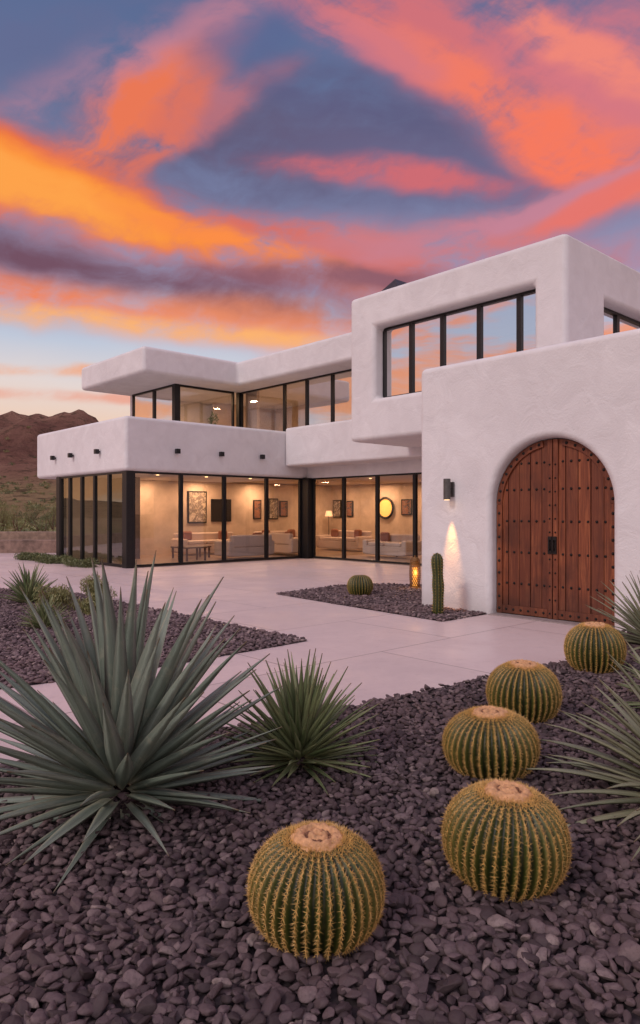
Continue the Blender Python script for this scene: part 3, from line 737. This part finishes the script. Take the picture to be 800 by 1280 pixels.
def barrel(x,y,Rr,Hh,ribs,seed,label,group="golden barrel cacti in gravel",crown=True,nspine=8,na=26):
    rng=random.Random(seed); e=empty("barrel_cactus",(x,y,.0),0,label=label,category="cactus",group=group)
    e.rotation_euler=(rng.uniform(-.05,.05),rng.uniform(-.05,.05),rng.uniform(0,6))
    per=8; cols=ribs*per; rows=40; V=[];Fc=[];rg=[]
    wob=[rng.uniform(-.18,.18) for _ in range(ribs)]
    def prof(t):
        th=math.pi*(.10+.90*t); r=Rr*abs(math.sin(th))**.74; z=Hh*(.47-.53*math.cos(th)) 
        if t>.92: z-=Hh*.03*((t-.92)/.08)
        return r,z
    for i in range(rows+1):
        t=i/rows; r,z=prof(t)
        for j in range(cols):
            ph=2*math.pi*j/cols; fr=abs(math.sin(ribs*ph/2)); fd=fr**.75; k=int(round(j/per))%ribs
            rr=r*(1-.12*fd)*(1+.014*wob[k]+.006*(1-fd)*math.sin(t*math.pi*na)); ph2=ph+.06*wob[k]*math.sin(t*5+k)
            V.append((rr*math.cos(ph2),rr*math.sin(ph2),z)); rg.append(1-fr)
    for i in range(rows):
        for j in range(cols):
            a=i*cols+j; b=i*cols+(j+1)%cols; Fc.append((a,b,b+cols,a+cols))
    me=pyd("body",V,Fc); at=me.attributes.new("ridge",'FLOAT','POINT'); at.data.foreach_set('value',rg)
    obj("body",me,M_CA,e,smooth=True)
    SPn=[]
    for k in range(ribs):
        ph=2*math.pi*k/ribs
        for i in range(na):
            t=.06+.86*(i+.5+rng.uniform(-.2,.2))/na; r,z=prof(t); r2,z2=prof(t+.01)
            ph_=ph+.06*wob[k]*math.sin(t*5+k)
            p=Vector((r*math.cos(ph_),r*math.sin(ph_),z)); tang=Vector((math.cos(ph_)*(r2-r),math.sin(ph_)*(r2-r),z2-z)).normalized()
            sd=Vector((-math.sin(ph_),math.cos(ph_),0)); nr=sd.cross(tang).normalized()
            sc=Rr/.28
            for q in range(nspine):
                an=2*math.pi*q/nspine+rng.uniform(-.4,.4); op=1.12 if q else .05
                dd=nr*math.cos(op+rng.uniform(-.2,.2))+ (sd*math.cos(an)+tang*math.sin(an))*math.sin(op)
                SPn.append(spine(p-nr*.003,dd,rng.uniform(.015,.027)*sc,.0015*sc))
    if crown:
        for k in range(1100):
            t=rng.uniform(.85,.955); r,z=prof(t); ph=rng.uniform(0,6.283)
            p=Vector((r*math.cos(ph),r*math.sin(ph),z)); dd=Vector((math.cos(ph)*rng.uniform(-.1,1.1),math.sin(ph)*rng.uniform(-.1,1.1),1))
            SPn.append(spine(p,dd,rng.uniform(.010,.022),.0014))
    v,f=joinvf(SPn); obj("spines",pyd("spines",v,f),M_SP,e)
    if crown:
        V=[];Fc=[];n=64;m=20; rc=Rr*.42; _,zt_=prof(.93)
        for i in range(m+1):
            s=i/m
            for j in range(n):
                ph=2*math.pi*j/n; rr=rc*(1-s)*(1+.08*mn.noise(Vector((math.cos(ph)*3,math.sin(ph)*3,seed)))) 
                dome=.034*math.sin(min(1,s*2.6)*math.pi/2)
                pit=-.020*math.exp(-((s-.58)/.09)**2)-.020*max(0,(s-.82)/.18)
                z=zt_-.016+dome+pit+.011*mn.noise(Vector((rr*math.cos(ph)*45,rr*math.sin(ph)*45,seed)))+.006*mn.noise(Vector((rr*math.cos(ph)*140,rr*math.sin(ph)*140,seed)))
                V.append((rr*math.cos(ph),rr*math.sin(ph),z))
        for i in range(m):
            for j in range(n):
                a=i*n+j;b=i*n+(j+1)%n; Fc.append((a,b,b+n,a+n))
        obj("crown",pyd("crown",V,Fc),M_CR,e,smooth=True)
        bs_=[]
        for k in range(18):
            ph=2*math.pi*k/18+rng.uniform(-.15,.15); rr=rc*rng.uniform(.38,.46)
            if rng.random()<.25: continue
            iv,iff=ico(2); s_=rng.uniform(.007,.012)
            bs_.append(([ (rr*math.cos(ph)+q[0]*s_,rr*math.sin(ph)+q[1]*s_,zt_+.002+q[2]*s_*.8) for q in iv],[tuple(q) for q in iff]))
        v,f=joinvf(bs_); obj("crown_buds",pyd("buds",v,f),M_CRD,e,smooth=True)
barrel(-.02,2.68,.258,.375,38,1,"golden barrel cactus with a woolly tan top among dark pebbles")
barrel(.79,3.05,.268,.40,38,2,"large golden barrel cactus with pale woolly crown")
barrel(1.05,4.32,.288,.375,37,3,"golden barrel cactus in a row, tan crown")
barrel(1.57,5.45,.280,.43,35,4,"golden barrel cactus in a row among dark stones")
barrel(2.77,7.1,.292,.47,34,5,"golden barrel cactus beside the entrance path")
barrel(.77,13.45,.25,.40,26,6,"small round green cactus in the courtyard bed",crown=False,nspine=5,na=14)
def column(x,y,Rr,Hh,label):
    e=empty("column_cactus",(x,y,0),0.3,label=label,category="cactus")
    ribs=10;per=6;cols=ribs*per;rows=30;V=[];Fc=[];rg=[];SPn=[];rng=random.Random(5)
    def pr(t):
        z=Hh*t; r=Rr*(1 if t<.88 else math.sqrt(max(0,1-((t-.88)/.12)**2)))*(.85+.15*min(1,t*4)+.06*math.sin(t*17)); return r,z
    for i in range(rows+1):
        r,z=pr(i/rows)
        for j in range(cols):
            ph=2*math.pi*j/cols; fr=abs(math.sin(ribs*ph/2)); rr=r*(1-.22*fr); V.append((rr*math.cos(ph)+.01*math.sin(z*5),rr*math.sin(ph),z)); rg.append((1-fr)*.8)
    for i in range(rows):
        for j in range(cols):
            a=i*cols+j;b=i*cols+(j+1)%cols;Fc.append((a,b,b+cols,a+cols))
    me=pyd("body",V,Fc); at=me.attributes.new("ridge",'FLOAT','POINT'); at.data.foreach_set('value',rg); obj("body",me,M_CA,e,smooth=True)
    for k in range(ribs):
        ph=2*math.pi*k/ribs
        for i in range(22):
            t=(i+.5)/22; r,z=pr(t); p=Vector((r*math.cos(ph)+.01*math.sin(z*5),r*math.sin(ph),z))
            for q in range(4):
                SPn.append(spine(p,Vector((math.cos(ph)+rng.uniform(-.7,.7),math.sin(ph)+rng.uniform(-.7,.7),rng.uniform(-.6,.6))),.028,.0018))
    v,f=joinvf(SPn); obj("spines",pyd("spines",v,f),M_SP,e)
column(1.83,10.95,.088,.97,"slim ribbed column cactus against the white wall")

le=empty("garden_lantern",(1.97,14.6,0),0,label="glowing amber woven garden lantern by the wall",category="lantern")
lat=[]
nb=18
for i in range(nb):
    t=2*math.pi*i/nb
    for sgn in (1,-1):
        prev=None
        for k in range(13):
            s=k/12; rr=.10+.02*math.sin(s*math.pi); ang=t+sgn*s*2.2; p=(rr*math.cos(ang),rr*math.sin(ang),.05+.55*s)
            if prev:
                sdv=Vector((-math.sin(ang),math.cos(ang),0))*.008
                lat.append(([tuple(Vector(prev)-sdv),tuple(Vector(prev)+sdv),tuple(Vector(p)+sdv),tuple(Vector(p)-sdv)],[(0,1,2,3)]))
            prev=p
v,f=joinvf(lat+[cyl(.125,.115,0,.05),cyl(.11,.06,.60,.66),cyl(.02,.02,.66,.70)])
obj("lantern_cage",pyd("lc",v,f),simple("bronze",(.26,.14,.05),.4,.6,20,.3),le)
v,f=cyl(.05,.05,.06,.45); obj("lamp_bulb",pyd("lb",v,f),emis("amber_glow",(1,.42,.08),1.4),le,smooth=True)
light('POINT',"lantern_light",(1.97,14.42,.35),5,(1,.52,.18),.05)

# ------------------------------------------------------------ shrubs & background
def leafcloud(clumps,per,size,seed,upb=0.0):
    rng=np.random.default_rng(seed); C=[];SZ=[]
    for q in clumps:
        x,y,z,rx,ry,rz=q[:6]; sz=q[6] if len(q)>6 else 1.0
        d_=rng.normal(size=(per,3)); d_/=np.linalg.norm(d_,axis=1)[:,None]; r=rng.random(per)**.45
        C.append(np.array([x,y,z])+d_*r[:,None]*np.array([rx,ry,rz])); SZ.append(np.full(per,sz))
    C=np.concatenate(C); SZ=np.concatenate(SZ)[:,None]; n=len(C); a=rng.normal(size=(n,3)); a[:,2]=np.abs(a[:,2])+upb; a/=np.linalg.norm(a,axis=1)[:,None]
    b=np.cross(a,rng.normal(size=(n,3))); b/=np.linalg.norm(b,axis=1)[:,None]; s=rng.uniform(.6,1.3,(n,1))*size*SZ
    V=np.stack([C-a*s,C+b*s*.45,C+a*s],1).reshape(-1,3); Fc=np.arange(n*3).reshape(-1,3)
    me=npmesh("leaves",V,Fc); ul=me.uv_layers.new(name="UVMap"); ul.data.foreach_set('uv',np.tile(np.array([.5,.3,.6,.5,.5,.6],dtype=np.float32),n)); return me
rng=random.Random(9)
cl=[]
for i in range(26):
    b=rng.uniform(.6,6.3); a=rng.uniform(-.75,-.25); p=HW(a,b,.12); cl.append((p.x,p.y,.10,.28,.28,rng.uniform(.1,.2)))
obj("ground_cover",leafcloud(cl,420,.045,3),M_SH,kind="stuff")
for k,(x,y,r_,lb) in enumerate(((-4.25,11.3,.34,"rounded yellow-green desert shrub in the gravel bed"),(-3.95,12.5,.34,"small dry yellowish shrub behind the agave"),(-3.5,10.9,.26,"small rounded olive shrub in the gravel bed"))):
    cs=[(rng.uniform(-.6,.6)*r_,rng.uniform(-.6,.6)*r_,r_*rng.uniform(.35,1.0),r_*.5,r_*.5,r_*.45) for _ in range(9)]
    plant("desert_shrub",leafcloud(cs,260,.032,60+k,upb=.8),M_DRY,x,y,0,lb,"shrub",smooth=False)
M_CLAY=simple("clay",(.25,.13,.09),.8,0,10,.2)
for k,(a,b,h) in enumerate(((4.0,1.9,1.25),(4.9,2.4,1.05),(5.6,3.0,1.1),(3.4,2.2,.9),(6.3,1.2,1.1))):
    cs=[(rng.uniform(-.22,.22),rng.uniform(-.22,.22),h*rng.uniform(.4,.95)+.12,.2,.2,.22) for _ in range(6)]
    e=empty("terrace_shrub",HW(a,b,3.45),0,label="green leafy shrub in a pot on the terrace",category="shrub",group="potted terrace shrubs")
    obj("foliage",leafcloud(cs,150,.06,40+k),M_SH,e)
    v,f=cyl(.14,.19,0,.34); obj("pot",pyd("pot",v,f),M_CLAY,e)
wl=prism("low_wall",[(-24,26.4),(-10.3,27.6),(-10.3,28.1),(-24,26.9)],-.05,.50)
bevel(obj("low_wall",wl,simple("brown_stone",(.24,.16,.125),.9,0,3.5,.5,.8,dist=.04),label="low brown stone garden wall by the desert",category="wall"),.03,2)
bevel(obj("low_wall",prism("low_wall",[(-26,33),(-10.5,33.6),(-10.5,34.1),(-26,33.5)],-.05,.66),simple("tan_stone",(.30,.21,.16),.9,0,3.5,.4,.8,dist=.04),label="tan stone retaining wall before desert scrub",category="wall"),.03,2)
def tree(x,y,h,seed):
    r=random.Random(seed); e=empty("desert_tree",(x,y,0),r.uniform(0,6),label="small feathery green desert tree behind the garden wall",category="tree",group="desert trees beyond the garden wall")
    cls=[];segs=[]
    for k in range(5):
        az=r.uniform(0,6.28); p=Vector((0,0,0)); dr=Vector((math.cos(az)*.35,math.sin(az)*.35,1)).normalized()
        for s in range(5):
            q=p+dr*h*.17; segs.append((p.copy(),q.copy(),.07*h/3*(1-s*.17),.07*h/3*(1-(s+1)*.17))); p=q; dr=(dr+Vector((r.uniform(-.4,.4),r.uniform(-.4,.4),r.uniform(-.1,.2)))).normalized()
            if s>=1: cls.append((p.x+r.uniform(-.3,.3),p.y+r.uniform(-.3,.3),p.z+r.uniform(-.1,.3),h*.15,h*.15,h*.10))
    P=[]
    for p,q,r0,r1 in segs:
        dd=(q-p).normalized(); u=dd.orthogonal().normalized(); v_=dd.cross(u); n=6
        vs=[tuple(p+(u*math.cos(i*2*math.pi/n)+v_*math.sin(i*2*math.pi/n))*r0) for i in range(n)]+[tuple(q+(u*math.cos(i*2*math.pi/n)+v_*math.sin(i*2*math.pi/n))*r1) for i in range(n)]
        P.append((vs,[(i,(i+1)%n,n+(i+1)%n,n+i) for i in range(n)]))
    v,f=joinvf(P); obj("trunk",pyd("trunk",v,f),M_WOODD,e); obj("crown",leafcloud(cls,150,.06*h/3,seed),M_SH if seed%2 else M_DRY,e)
for k,(px,yy,h) in enumerate(((22,44,2.0),(52,40,1.8),(66,52,2.5),(-20,48,3.0),(4,62,2.6),(38,74,2.8),(75,64,2.7),(-60,52,3.1))):
    tree((px-400)/F*yy,yy,h,100+k)
cl=[];cl2=[]
nprng=random.Random(77)
def hillz(x,y):
    if y<70: return 0
    i=int(round((x+560)/(860/(hnx-1)))); j=int(round((y-70)/520*(hny-1)))
    i=max(0,min(hnx-1,i)); j=max(0,min(hny-1,j)); return HV[j*hnx+i][2]
for i in range(800):
    y=36*(12**nprng.random()); px=nprng.uniform(-160,260); x=(px-400)/F*y; s=nprng.uniform(.3,.9)*(1+y/260)
    (cl if nprng.random()<.4 else cl2).append((x,y,max(0,hillz(x,y))+s*.3,s,s,s*.5,1+y/150))
obj("desert_scrub",leafcloud(cl,40,.18,8),M_SH,kind="stuff")
obj("desert_scrub",leafcloud(cl2,40,.18,9),M_DRY,kind="stuff")
